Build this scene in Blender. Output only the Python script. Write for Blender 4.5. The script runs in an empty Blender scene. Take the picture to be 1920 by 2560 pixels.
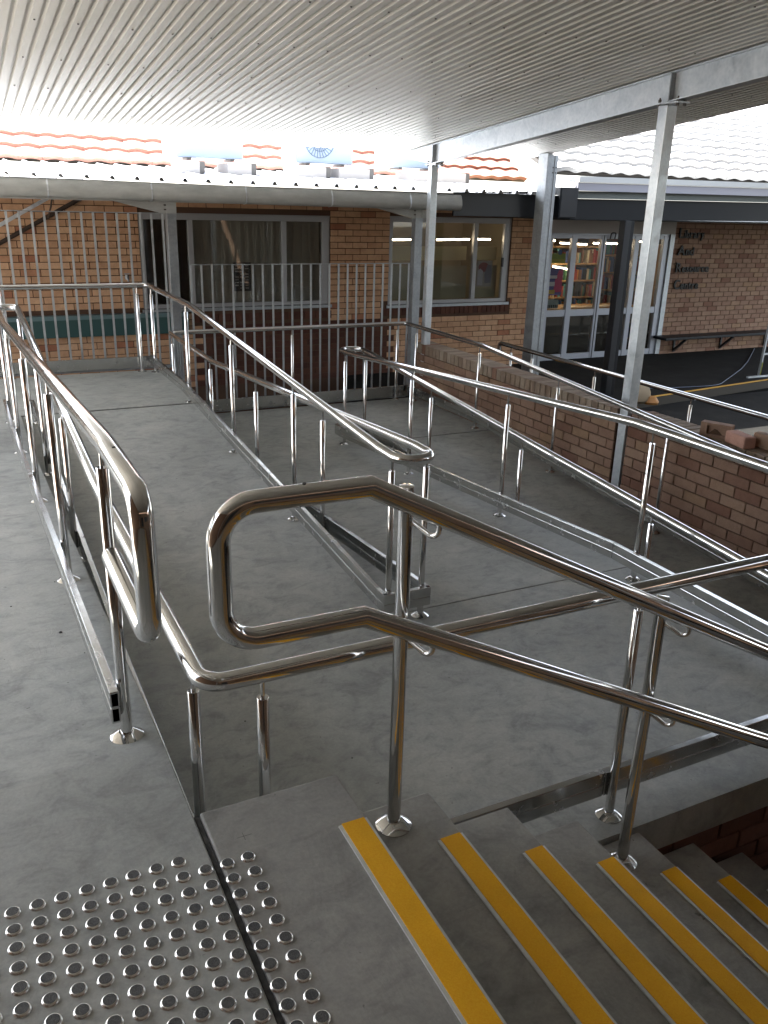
import bpy, math, random
from mathutils import Vector, Matrix
random.seed(7)
SC = bpy.context.scene
COL = SC.collection

# ------------------------------------------------------------------ camera
cam_d = bpy.data.cameras.new('camera')
cam = bpy.data.objects.new('camera', cam_d); COL.objects.link(cam); SC.camera = cam
F_PX, PITCH, ROLL, YAW = 2108.319, math.radians(20.36292578), math.radians(1.66758074), math.radians(26.83982218)
cam_d.sensor_fit = 'VERTICAL'; cam_d.sensor_height = 24.0; cam_d.lens = F_PX/2560*24.0
cam_d.clip_start = .05; cam_d.clip_end = 500
_f = Vector((math.sin(YAW)*math.cos(PITCH), math.cos(YAW)*math.cos(PITCH), -math.sin(PITCH)))
_r = Vector((math.cos(YAW), -math.sin(YAW), 0)); _u = _r.cross(_f)
_R = math.cos(ROLL)*_r + math.sin(ROLL)*_u; _U = -math.sin(ROLL)*_r + math.cos(ROLL)*_u
cam.matrix_world = Matrix(((_R.x, _U.x, -_f.x, .0604), (_R.y, _U.y, -_f.y, -1.5627), (_R.z, _U.z, -_f.z, 1.4348), (0, 0, 0, 1)))
SC.render.resolution_x = 768; SC.render.resolution_y = 1024

# ------------------------------------------------------------------ light
SUN_EL, SUN_AZ = math.radians(55), math.radians(-32)      # azimuth from +Y towards +X
W = bpy.data.worlds.new('World'); SC.world = W; W.use_nodes = True
nt = W.node_tree; nt.nodes.clear()
sky = nt.nodes.new('ShaderNodeTexSky'); sky.sky_type = 'NISHITA'; sky.sun_disc = False
sky.sun_elevation = SUN_EL; sky.sun_rotation = SUN_AZ
bg = nt.nodes.new('ShaderNodeBackground'); bg.inputs[1].default_value = .13
wo = nt.nodes.new('ShaderNodeOutputWorld')
hs = nt.nodes.new('ShaderNodeHueSaturation'); hs.inputs['Saturation'].default_value = .42
nt.links.new(sky.outputs[0], hs.inputs['Color']); nt.links.new(hs.outputs[0], bg.inputs[0]); nt.links.new(bg.outputs[0], wo.inputs[0])
sd = bpy.data.lights.new('sun', 'SUN'); sd.energy = 4.6; sd.angle = math.radians(.55); sd.color = (1, .955, .89)
so = bpy.data.objects.new('sun', sd); COL.objects.link(so)
_sv = Vector((math.sin(SUN_AZ)*math.cos(SUN_EL), math.cos(SUN_AZ)*math.cos(SUN_EL), math.sin(SUN_EL)))
so.rotation_euler = _sv.to_track_quat('Z', 'Y').to_euler(); so.location = (0, 20, 20)
SC.view_settings.view_transform = 'Standard'; SC.view_settings.look = 'None'
SC.view_settings.gamma = 1; SC.view_settings.use_curve_mapping = False
SC.view_settings.exposure = 2.8

# ------------------------------------------------------------------ materials
def mat(name, col=(.5,.5,.5), rough=.5, metal=0., spec=.5, **kw):
    m = bpy.data.materials.new(name); m.use_nodes = True
    b = m.node_tree.nodes['Principled BSDF']
    b.inputs['Base Color'].default_value = (*col, 1); b.inputs['Roughness'].default_value = rough
    b.inputs['Metallic'].default_value = metal; b.inputs['Specular IOR Level'].default_value = spec
    if 'emit' in kw:
        b.inputs['Emission Color'].default_value = (*kw['emit'], 1); b.inputs['Emission Strength'].default_value = kw['es']
    return m
def N(m, t, **kw):
    n = m.node_tree.nodes.new(t)
    for k, v in kw.items():
        if k in n.inputs: n.inputs[k].default_value = v
        else: setattr(n, k, v)
    return n
def L(m, a, b): m.node_tree.links.new(a, b)
def BS(m): return m.node_tree.nodes['Principled BSDF']
def ramp(m, fac, stops):
    r = N(m, 'ShaderNodeValToRGB'); e = r.color_ramp.elements
    while len(e) < len(stops): e.new(.5)
    for i, (p, c) in enumerate(stops): e[i].position = p; e[i].color = (*c, 1)
    L(m, fac, r.inputs[0]); return r.outputs[0]
def coords(m, scale=(1,1,1), obj=False):
    if obj: s = N(m, 'ShaderNodeTexCoord').outputs['Object']
    else: s = N(m, 'ShaderNodeNewGeometry').outputs['Position']
    mp = N(m, 'ShaderNodeMapping'); mp.inputs['Scale'].default_value = scale
    L(m, s, mp.inputs[0]); return mp.outputs[0]
def noise(m, vec, scale, detail=6, rough=.6, dist=0.):
    n = N(m, 'ShaderNodeTexNoise', Scale=scale, Detail=detail, Roughness=rough, Distortion=dist)
    L(m, vec, n.inputs['Vector']); return n.outputs['Fac']
def mixc(m, fac, a, b, mode='MIX'):
    x = N(m, 'ShaderNodeMix', data_type='RGBA', blend_type=mode)
    for s, v in ((0, fac), (6, a), (7, b)):
        if hasattr(v, 'links'): L(m, v, x.inputs[s])
        else: x.inputs[s].default_value = v if s == 0 else (*v, 1)
    return x.outputs[2]
def math_(m, op, a, b=None, clamp=False):
    x = N(m, 'ShaderNodeMath', operation=op, use_clamp=clamp)
    for s, v in ((0, a), (1, b)):
        if v is None: continue
        if hasattr(v, 'links'): L(m, v, x.inputs[s])
        else: x.inputs[s].default_value = v
    return x.outputs[0]
def bump(m, h, strength, dist):
    b = N(m, 'ShaderNodeBump', Strength=strength, Distance=dist); L(m, h, b.inputs['Height'])
    L(m, b.outputs[0], BS(m).inputs['Normal'])

def concrete(name, base, warm, swirl=1.0):
    m = mat(name, base, .62, spec=.42); v = coords(m)
    big = noise(m, v, 1.1, 5, .62, .6); mid = noise(m, v, 5.5, 6, .65, 1.2); fine = noise(m, v, 90, 4, .7)
    c = ramp(m, big, [(.30, tuple(x*.80 for x in base)), (.5, base), (.72, tuple(x*1.17 for x in warm))])
    patch = ramp(m, mid, [(.28, (.60,.605,.61)), (.48, (.95,.95,.95)), (.75, (1.16,1.15,1.13))])
    c = mixc(m, .9, c, patch, 'MULTIPLY')
    # streaky trowel smears, stretched one way and wandering
    vs = coords(m, (3.8, 6.2, 1)); smear = noise(m, vs, 1.9, 5, .6, 1.4)
    sm = ramp(m, smear, [(.30, (.66,.66,.66)), (.50, (1,1,1)), (.8, (1.08,1.08,1.07))])
    c = mixc(m, .6, c, sm, 'MULTIPLY')
    sp = noise(m, v, 34, 2, .5); spk = ramp(m, sp, [(.0, (.3,.3,.3)), (.235, (.35,.34,.33)), (.26, (1,1,1))])
    c = mixc(m, .7, c, spk, 'MULTIPLY')
    fr = ramp(m, fine, [(.3, (.80,.80,.80)), (.7, (1.14,1.14,1.14))]); c = mixc(m, .6, c, fr, 'MULTIPLY')
    L(m, c, BS(m).inputs['Base Color'])
    # short fan shaped trowel strokes: fine noise squeezed along a slowly turning direction
    va = N(m, 'ShaderNodeVectorRotate', rotation_type='Z_AXIS'); L(m, v, va.inputs['Vector'])
    L(m, math_(m, 'MULTIPLY', noise(m, v, 1.6, 2, .5), 3.2), va.inputs['Angle'])
    mp = N(m, 'ShaderNodeMapping'); mp.inputs['Scale'].default_value = (1, 5, 1); L(m, va.outputs[0], mp.inputs[0])
    strokes = noise(m, mp.outputs[0], 11, 4, .6)
    msk = ramp(m, noise(m, v, 4.1, 4, .55), [(.40, (0,0,0)), (.66, (1,1,1))])
    h = math_(m, 'MULTIPLY', math_(m, 'MULTIPLY', strokes, msk), 1.1*swirl)
    h = math_(m, 'ADD', h, math_(m, 'MULTIPLY', fine, .45)); h = math_(m, 'ADD', h, math_(m, 'MULTIPLY', mid, .6))
    bump(m, h, .5, .0030)
    rg = ramp(m, mid, [(.3, (.47,)*3), (.7, (.72,)*3)]); L(m, rg, BS(m).inputs['Roughness'])
    return m
CONC = concrete('trowelled concrete', (.395,.404,.382), (.412,.412,.384))
CONCL = concrete('weathered stair concrete', (.335,.325,.300), (.36,.345,.312), .9)

STEEL = mat('polished stainless', (.7,.69,.67), .07, 1.)
_n = noise(STEEL, coords(STEEL), 22, 5, .65)
L(STEEL, ramp(STEEL, _n, [(.3, (.045,)*3), (.75, (.15,)*3)]), BS(STEEL).inputs['Roughness'])
L(STEEL, ramp(STEEL, noise(STEEL, coords(STEEL), 3, 4), [(.3, (.64,.635,.625)), (.7, (.74,.735,.725))]), BS(STEEL).inputs['Base Color'])
KERBM = mat('brushed stainless kerb', (.55,.55,.54), .2, 1.)
_n = noise(KERBM, coords(KERBM, (1,1,1)), 14, 5, .6)
L(KERBM, ramp(KERBM, _n, [(.3, (.13,)*3), (.7, (.3,)*3)]), BS(KERBM).inputs['Roughness'])
def galv(name, c0, c1, rough=.42):
    m = mat(name, c0, rough, .75); v = coords(m)
    vo = N(m, 'ShaderNodeTexVoronoi', Scale=38); L(m, v, vo.inputs['Vector'])
    n = noise(m, v, 6, 6, .65, .8); f = math_(m, 'ADD', math_(m, 'MULTIPLY', vo.outputs['Distance'], .16), n)
    L(m, ramp(m, f, [(.38, c0), (.8, c1)]), BS(m).inputs['Base Color'])
    L(m, ramp(m, n, [(.3, (rough-.12,)*3), (.7, (rough+.12,)*3)]), BS(m).inputs['Roughness'])
    bump(m, n, .12, .002); return m
GALV = galv('galvanised steel', (.56,.61,.65), (.80,.83,.86))
GALVM = galv('grey galvanised pickets', (.42,.45,.47), (.58,.61,.63), .5)
GALVD = galv('weathered galvanised steel', (.30,.32,.34), (.46,.49,.51), .5)
SHEET = mat('off white roof sheet', (.72,.71,.67), .38, spec=.5)
_n = noise(SHEET, coords(SHEET, (1,.35,1)), 2.2, 5, .6)
L(SHEET, ramp(SHEET, _n, [(.3, (.60,.59,.55)), (.7, (.73,.72,.69))]), BS(SHEET).inputs['Base Color'])
ROOFW = mat('white steel roofing', (.74,.76,.79), .4); GUT = mat('pale grey gutter', (.40,.41,.40), .4)
_n = noise(GUT, coords(GUT, (1,1,3)), 5, 6, .6)
L(GUT, ramp(GUT, _n, [(.3, (.33,.34,.33)), (.75, (.46,.47,.46))]), BS(GUT).inputs['Base Color'])
SCREW = mat('roof screw', (.12,.11,.1), .5, .6)
YEL = mat('yellow nosing grit', (.86,.42,.012), .75, spec=.3)
_v = coords(YEL); _n = noise(YEL, _v, 260, 3, .7); _n2 = noise(YEL, _v, 6, 5, .6)
L(YEL, mixc(YEL, .6, ramp(YEL, _n, [(.3, (.93,.43,.008)), (.7, (1.0,.54,.02))]), ramp(YEL, _n2, [(.3,(.8,.78,.75)), (.7,(1,1,1))]), 'MULTIPLY'), BS(YEL).inputs['Base Color'])
bump(YEL, _n, .6, .0015)
ALU = mat('aluminium trim', (.62,.63,.63), .42, .55)
_n = noise(ALU, coords(ALU), 40, 4, .6); L(ALU, ramp(ALU, _n, [(.3, (.66,.67,.67)), (.7, (.8,.81,.81))]), BS(ALU).inputs['Base Color'])
STUDM = mat('stud stainless', (.80,.785,.75), .26, .85)
STUDT = mat('stud carborundum top', (.085,.085,.085), .65, .25)
_n = noise(STUDT, coords(STUDT), 500, 2); L(STUDT, ramp(STUDT, _n, [(.35, (.045,)*3), (.7, (.15,)*3)]), BS(STUDT).inputs['Base Color'])
_oi = N(STUDT, 'ShaderNodeObjectInfo')
RUB = mat('joint sealant', (.045,.045,.045), .75)
_n = noise(RUB, coords(RUB), 30, 6, .7, 1); L(RUB, ramp(RUB, _n, [(.35, (.02,)*3), (.62, (.06,.06,.058)), (.8, (.14,.14,.135))]), BS(RUB).inputs['Base Color'])
bump(RUB, _n, .8, .004)
def brickmat(name, joined, stops, k=1.):
    m = mat(name, (.4,.2,.1), .85, spec=.25)
    if joined: f = N(m, 'ShaderNodeNewGeometry').outputs['Random Per Island']
    else: f = N(m, 'ShaderNodeObjectInfo').outputs['Random']
    c = ramp(m, f, [(p, tuple(x*k for x in q)) for p, q in stops])
    v = coords(m); n = noise(m, v, 9, 6, .7, .4); n2 = noise(m, v, 110, 3, .7)
    c = mixc(m, .8, c, ramp(m, n, [(.3, (.78,.74,.72)), (.55, (1,1,1)), (.75, (1.1,1.08,1.03))]), 'MULTIPLY')
    c = mixc(m, .5, c, ramp(m, n2, [(.3, (.8,.8,.8)), (.7, (1.12,1.12,1.12))]), 'MULTIPLY')
    L(m, c, BS(m).inputs['Base Color']); bump(m, math_(m, 'ADD', n, n2), .5, .003); return m
ST_ORANGE = [(0, (0.336, 0.144, 0.085)), (0.06, (0.42, 0.188, 0.109)), (0.085, (0.522, 0.303, 0.179)), (0.5, (0.58, 0.351, 0.211)), (0.8, (0.639, 0.399, 0.246)), (1, (0.522, 0.296, 0.173))]
ST_TAN = [(0, (0.196, 0.098, 0.067)), (0.09, (0.236, 0.129, 0.09)), (0.14, (0.27, 0.163, 0.115)), (0.5, (0.301, 0.19, 0.135)), (0.85, (0.333, 0.218, 0.152)), (1, (0.31, 0.196, 0.121))]
BR_O, BR_OJ = brickmat('orange brick', False, ST_ORANGE), brickmat('orange brick run', True, ST_ORANGE)
BR_T, BR_TJ = brickmat('tan brick', False, ST_TAN), brickmat('tan brick run', True, ST_TAN)
ST_COP = [(0, (.25,.18,.13)), (.3, (.29,.22,.165)), (.7, (.335,.265,.20)), (.93, (.36,.29,.225)), (1, (.27,.15,.105))]
BR_C = brickmat('coping tan brick', False, ST_COP)
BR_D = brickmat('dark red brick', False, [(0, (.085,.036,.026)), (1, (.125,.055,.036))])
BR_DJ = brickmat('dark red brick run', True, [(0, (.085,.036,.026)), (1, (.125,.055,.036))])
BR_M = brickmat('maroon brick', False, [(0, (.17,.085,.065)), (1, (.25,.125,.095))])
BR_PINK = brickmat('pink loose brick', False, [(0, (.55,.31,.24)), (1, (.55,.31,.24))])
MORT = mat('brown mortar', (.095,.052,.032), .95)
ASPH = mat('asphalt', (.045,.044,.042), .9, spec=.15)
_n = noise(ASPH, coords(ASPH), 3, 7, .7); L(ASPH, ramp(ASPH, _n, [(.35, (.009,.0088,.008)), (.6, (.016,.0155,.014)), (.8, (.04,.037,.033))]), BS(ASPH).inputs['Base Color'])
bump(ASPH, noise(ASPH, coords(ASPH), 90, 3), .5, .004)
DARKF = mat('charcoal fascia paint', (.013,.015,.018), .5, spec=.25); BLACKP = mat('near black paint', (.018,.021,.026), .4)
GREYP = mat('grey paint', (.30,.30,.31), .5); FRAME = mat('aluminium window frame', (.36,.36,.37), .45, .3)
TEAL = mat('teal painted board', (.035,.085,.082), .5); TEALL = mat('faded teal board edge', (.12,.19,.20), .5)
DFRAME = mat('silver door frame', (.36,.38,.43), .4, .3); CREAM = mat('cream panel', (.36,.33,.31), .6)
LIT = mat('lit fluorescent tube', (1,1,1), .5, emit=(1,.80,.55), es=8.0)
def pcol(name, c, r=.6): return mat(name, c, r)
GLASS = bpy.data.materials.new('window glass'); GLASS.use_nodes = True
g = GLASS.node_tree; g.nodes.clear()
go = g.nodes.new('ShaderNodeOutputMaterial'); gm = g.nodes.new('ShaderNodeMixShader'); gt = g.nodes.new('ShaderNodeBsdfTransparent')
gg = g.nodes.new('ShaderNodeBsdfGlossy'); gg.inputs['Roughness'].default_value = .02; gt.inputs[0].default_value = (.87,.87,.85,1)
lw = g.nodes.new('ShaderNodeLayerWeight'); lw.inputs[0].default_value = .5
pw = g.nodes.new('ShaderNodeMath'); pw.operation = 'POWER'; pw.inputs[1].default_value = 4.5; g.links.new(lw.outputs['Facing'], pw.inputs[0])
fr = g.nodes.new('ShaderNodeMath'); fr.operation = 'MULTIPLY_ADD'; fr.inputs[1].default_value = .8; fr.inputs[2].default_value = .055; g.links.new(pw.outputs[0], fr.inputs[0])
g.links.new(fr.outputs[0], gm.inputs[0]); g.links.new(gt.outputs[0], gm.inputs[1]); g.links.new(gg.outputs[0], gm.inputs[2]); g.links.new(gm.outputs[0], go.inputs[0])

# ------------------------------------------------------------------ mesh helpers
class MB:
    def __init__(s): s.v = []; s.f = []; s.m = []
    def poly(s, pts, faces, mi=0):
        k = len(s.v); s.v += [tuple(p) for p in pts]; s.f += [tuple(k+i for i in f) for f in faces]; s.m += [mi]*len(faces); return s
    def box(s, x0, x1, y0, y1, z0, z1, mi=0):
        return s.hexa([(x0,y0,z0),(x1,y0,z0),(x1,y1,z0),(x0,y1,z0),(x0,y0,z1),(x1,y0,z1),(x1,y1,z1),(x0,y1,z1)], mi)
    def hexa(s, p, mi=0): return s.poly(p, [(3,2,1,0),(4,5,6,7),(0,1,5,4),(1,2,6,5),(2,3,7,6),(3,0,4,7)], mi)
    def bar(s, a, b, w, h, mi=0, up=(0,0,1)):
        a, b = Vector(a), Vector(b); d = (b-a).normalized(); u = Vector(up)
        x = d.cross(u)
        if x.length < 1e-4: x = d.cross(Vector((0,1,0)))
        x.normalize(); y = x.cross(d).normalized()
        P = [q + x*i*w/2 + y*j*h/2 for q in (a, b) for i, j in ((-1,-1),(1,-1),(1,1),(-1,1))]
        return s.poly(P, [(3,2,1,0),(4,5,6,7),(0,1,5,4),(1,2,6,5),(2,3,7,6),(3,0,4,7)], mi)
    def lathe(s, c, prof, n=24, mi=0, capb=True, capt=True):
        k = len(s.v)
        for r, z in prof:
            for i in range(n):
                a = 2*math.pi*i/n; s.v.append((c[0]+r*math.cos(a), c[1]+r*math.sin(a), c[2]+z))
        for j in range(len(prof)-1):
            for i in range(n):
                s.f.append((k+j*n+i, k+j*n+(i+1) % n, k+(j+1)*n+(i+1) % n, k+(j+1)*n+i)); s.m.append(mi)
        if capb: s.f.append(tuple(k+i for i in reversed(range(n)))); s.m.append(mi)
        if capt: s.f.append(tuple(k+(len(prof)-1)*n+i for i in range(n))); s.m.append(mi)
        return s
    def prism(s, prof, axis, a, b, mi=0):      # closed 2-d profile swept along an axis
        def P(u, v, t): return {'x': (t,u,v), 'y': (u,t,v), 'z': (u,v,t)}[axis]
        n = len(prof); k = len(s.v)
        s.v += [P(u,v,a) for u,v in prof] + [P(u,v,b) for u,v in prof]
        fs = [(k+i, k+(i+1) % n, k+n+(i+1) % n, k+n+i) for i in range(n)] + [tuple(k+i for i in reversed(range(n))), tuple(k+n+i for i in range(n))]
        s.f += fs; s.m += [mi]*len(fs); return s
    def mesh(s, name, mats, smooth=False, bevel=0, fix=True):
        me = bpy.data.meshes.new(name); me.from_pydata(s.v, [], s.f)
        for m in (mats if isinstance(mats, (list, tuple)) else [mats]): me.materials.append(m)
        me.polygons.foreach_set('material_index', s.m)
        if fix and len(s.f) < 60000:
            import bmesh
            bm = bmesh.new(); bm.from_mesh(me)
            if bevel:
                bmesh.ops.bevel(bm, geom=bm.edges[:], offset=bevel, segments=2, profile=.5, affect='EDGES', clamp_overlap=True)
            bmesh.ops.recalc_face_normals(bm, faces=bm.faces); bm.to_mesh(me); bm.free()
        if smooth:
            me.polygons.foreach_set('use_smooth', [True]*len(me.polygons))
            me.set_sharp_from_angle(angle=math.radians(40))
        me.update(); return me
    def obj(s, name, mats, parent=None, smooth=False, bevel=0):
        return link(name, s.mesh(name, mats, smooth, bevel), parent)
def link(name, me, parent=None, loc=None):
    o = bpy.data.objects.new(name, me); COL.objects.link(o)
    if parent: o.parent = parent; o.matrix_parent_inverse = Matrix.Identity(4)
    if loc: o.location = loc
    return o
def tag(o, label=None, cat=None, group=None, kind=None):
    if label: o['label'] = label
    if cat: o['category'] = cat
    if group: o['group'] = group
    if kind: o['kind'] = kind
    return o
def thing(name, label, cat, group=None, loc=(0,0,0)):
    o = bpy.data.objects.new(name, None); COL.objects.link(o); o.empty_display_size = .1; o.location = loc
    return tag(o, label, cat, group)

def fillet(pts, r, n=10):
    out = [Vector(pts[0])]
    for i in range(1, len(pts)-1):
        p, a, b = Vector(pts[i]), Vector(pts[i-1]), Vector(pts[i+1])
        da, db = (a-p).normalized(), (b-p).normalized(); ang = da.angle(db)
        if ang > math.radians(168): out.append(p); continue
        rr = r[i] if isinstance(r, dict) and i in r else (r.get('d') if isinstance(r, dict) else r)
        if rr <= 0: out.append(p); continue
        t = min(rr/math.tan(ang/2), (a-p).length*.499, (b-p).length*.499); rr = t*math.tan(ang/2)
        c = p + (da+db).normalized()*(rr/math.sin(ang/2)); s, e = p+da*t-c, p+db*t-c
        tot = s.angle(e); ax = s.cross(e).normalized(); m = max(3, int(n*tot/1.57))
        for k in range(m+1): out.append(c + (Matrix.Rotation(tot*k/m, 3, ax) @ s))
    out.append(Vector(pts[-1])); return out
def tube(mb, pts, rad, n=20, mi=0):
    P = [Vector(p) for p in pts]; m = len(P); k0 = len(mb.v)
    T = [(P[1]-P[0]).normalized()] + [((P[i+1]-P[i]).normalized()+(P[i]-P[i-1]).normalized()).normalized() for i in range(1, m-1)] + [(P[-1]-P[-2]).normalized()]
    ref = Vector((0,0,1)) if abs(T[0].z) < .9 else Vector((1,0,0)); u = T[0].cross(ref).normalized()
    for i in range(m):
        if i: u = (T[i-1].rotation_difference(T[i]) @ u)
        u = (u - T[i]*u.dot(T[i])).normalized(); v = T[i].cross(u)
        st = 1.
        for j in range(n):
            a = 2*math.pi*j/n; mb.v.append(tuple(P[i] + (u*math.cos(a)+v*math.sin(a))*rad*st))
    for i in range(m-1):
        for j in range(n): mb.f.append((k0+i*n+j, k0+i*n+(j+1) % n, k0+(i+1)*n+(j+1) % n, k0+(i+1)*n+j)); mb.m.append(mi)
    mb.f.append(tuple(k0+j for j in reversed(range(n)))); mb.f.append(tuple(k0+(m-1)*n+j for j in range(n))); mb.m += [mi, mi]
    return mb

# ------------------------------------------------------------------ levels
def zR1(y): return -(1/14)*min(max(y-.45, 0), 4.2)
def zR2(y): return -.585 + (1/14)*min(max(y-1.9, 0), 4.)
def zR3(y): return -.585 - (1/14)*min(max(y-1.9, 0), 4.)
def zR4(y): return -.870 - (1/14)*max(5.9-y, 0)

# ------------------------------------------------------------------ ground and floors
gr = MB().poly([(-90,-90,-2.2),(90,-90,-2.2),(90,120,-2.2),(-90,120,-2.2)], [(0,1,2,3)]).obj('ground', ASPH); tag(gr, kind='structure')
side = MB().box(-60,-1.62,-50,7.62,-2.1,-.62).obj('side_yard', mat('pale paving', (.36,.345,.31), .9)); tag(side, kind='structure')
cy = MB().box(5.32,60,-3,7.55,-2.1,-1.25).obj('courtyard', ASPH); tag(cy, kind='structure')
fp = MB().poly([(5.32,6.92,-2.1),(60,13.9,-2.1),(60,14.5,-2.1),(5.32,14.5,-2.1),(5.32,6.92,-1.13),(60,13.9,-1.13),(60,14.5,-1.13),(5.32,14.5,-1.13)],
               [(3,2,1,0),(4,5,6,7),(0,1,5,4),(1,2,6,5),(2,3,7,6),(3,0,4,7)]).obj('footpath', ASPH); tag(fp, kind='structure')
def slab(name, x0, x1, prof, zb, m=CONC, bevel=.004):
    """prof: list of (y, ztop); solid down to zb"""
    mb = MB(); P = [(y, z) for y, z in prof] + [(prof[-1][0], zb), (prof[0][0], zb)]
    mb.prism(P, 'x', x0, x1); o = mb.obj(name, m, smooth=False, bevel=bevel); tag(o, kind='structure'); return o
up = slab('upper_landing', -1.6, .420, [(-3.4,0),(.45,0),(4.65,-.30),(5.745,-.30)], -1.9)
pl = slab('far_upper_landing', -1.6, 1.90, [(5.752,-.302),(7.355,-.302)], -1.9)
slab('upper_ramp', .422, 1.90, [(1.8972,-.585),(1.905,-.585),(5.745,-.3105)], -1.9, bevel=.0006)
nl = slab('near_landing', .422, 3.48, [(.146,-.585),(1.897,-.585)], -.73, bevel=.0006)
MB().box(.43,2.0,.17,1.89,-1.9,-.732).obj('landing_core', MORT)['kind'] = 'structure'
slab('lower_ramp', 1.902, 3.48, [(1.905,-.585),(5.842,-.8665)], -2.0)
slab('far_lower_landing', 1.902, 5.06, [(5.85,-.870),(7.53,-.870)], -2.0)
slab('bottom_ramp', 3.482, 5.06, [(-2.2,zR4(-2.2)),(5.842,-.874)], -2.1)
jf = MB(); jf.box(1.905,3.478,1.8975,1.9045,-1.5,-.588); jf.box(-1.58,1.898,5.746,5.751,-1.5,-.308); jf.box(1.905,5.055,5.843,5.849,-1.5,-.874)
tag(jf.obj('floor_joint', RUB), kind='structure')
# low kerb face and painted yellow edge on the footpath
def fy(x): return 6.92 + (x-5.32)*(13.9-6.92)/(60-5.32)
kf = MB().poly([(5.4,fy(5.4)-.012,-1.25),(20,fy(20)-.012,-1.25),(20,fy(20)-.012,-1.132),(5.4,fy(5.4)-.012,-1.132),(5.4,fy(5.4)-.002,-1.25),(20,fy(20)-.002,-1.25),(20,fy(20)-.002,-1.132),(5.4,fy(5.4)-.002,-1.132)],
               [(0,1,2,3),(7,6,5,4),(3,2,6,7)]).obj('kerb', mat('grimy kerb concrete', (.075,.066,.052), .9)); tag(kf, kind='structure')
yl = MB().poly([(5.4,fy(5.4)+.005,-1.126),(20,fy(20)+.005,-1.126),(20,fy(20)+.075,-1.126),(5.4,fy(5.4)+.075,-1.126)], [(0,1,2,3)]).obj('painted_line', mat('yellow road paint', (.55,.30,.05), .8)); tag(yl, kind='structure')

# stairs
st = bpy.data.objects.new('stairs', None); COL.objects.link(st); tag(st, kind='structure')
YB, YF = -3.4, .143
mb = MB().box(.436, .8055, YB, YF, -1.9, 0)
mb.obj('top_tread', CONCL, st, bevel=.006)
TREAD0, GO, RI = .8055, .2855, .15
for k in range(1, 9):
    x0 = TREAD0+GO*(k-1)+.0006
    MB().box(x0, TREAD0+GO*k, YB, YF-.0015*k, -1.9, -RI*k-.0).obj('tread', CONCL, st, bevel=.006)
MB().box(TREAD0+GO*8+.001, 3.4, YB, YF-.02, -2.0, -RI*9+.02).obj('bottom_floor', CONC, st)
for k in range(0, 8):
    xr = TREAD0+GO*k-.0015; z = -RI*k; y1 = -.047
    fm = MB(); fm.box(xr-.0755, xr-.0665, YB, y1, z, z+.0045); fm.box(xr-.0065, xr, YB, y1, z-.012, z+.0045); fm.box(xr-.0665, xr-.0065, YB, y1, z, z+.002)
    fo = fm.obj('nosing_strip', ALU, st)
    MB().box(xr-.0662, xr-.0068, YB, y1+.002, z+.002, z+.0062).obj('yellow_insert', YEL, fo)
js = MB().box(.4215, .4345, YB, .139, -.3, -.006).obj('expansion_joint', RUB); tag(js, kind='structure')
pm = MB().box(.4935,.5305,.0185,.0192,0,.0004).box(.5105,.5113,.005,.033,0,.0005).obj('pencil_mark', RUB); tag(pm, 'small dark plus shaped setting out mark on the stair landing concrete', 'mark')

# tactile studs
sm = MB().lathe((0,0,0), [(.0175,0),(.0172,.0012),(.0138,.0048),(.0127,.005)], 28, capt=True).mesh('tactile_stud', STUDM, True)
sj = MB().lathe((0,0,0), [(.0127,.0051),(.0123,.0056)], 24, capt=True).mesh('grip_insert', STUDT, True)
ga = math.radians(-.147)
for i in range(-6, 11):
    for j in range(0, 17):
        if j == 0 and i > 7: continue
        gx, gy = i*.05+random.uniform(-.0007,.0007), -j*.05+random.uniform(-.0007,.0007)
        x, y = gx*math.cos(ga)-gy*math.sin(ga), gx*math.sin(ga)+gy*math.cos(ga)
        o = link('tactile_stud', sm, up if x < .42 else st, (x, y, 0)); o.rotation_euler = (random.uniform(-.012,.012), random.uniform(-.012,.012), random.uniform(0, 6))
        link('grip_insert', sj, o)
# grit
gb = MB()
for (x, y, s) in [(.245,1.36,.007),(.32,1.43,.006),(.33,1.18,.005),(.30,1.15,.003),(.335,1.12,.003),(.28,1.9,.004),(.39,.98,.004),(.37,.70,.005),(.1,1.7,.004),(.36,.8,.003),(1.2,.9,.004),(.9,1.3,.004)]:
    zz = zR1(y) if x < .42 else -.585
    gb.lathe((x, y, zz-.001), [(s,0),(s*.8,s*.6),(s*.3,s)], 7)
tag(gb.obj('concrete_crumbs', RUB), 'scattered dark crumbs of grit on the ramp concrete beside the kerb plate', 'grit', kind='stuff')

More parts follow.
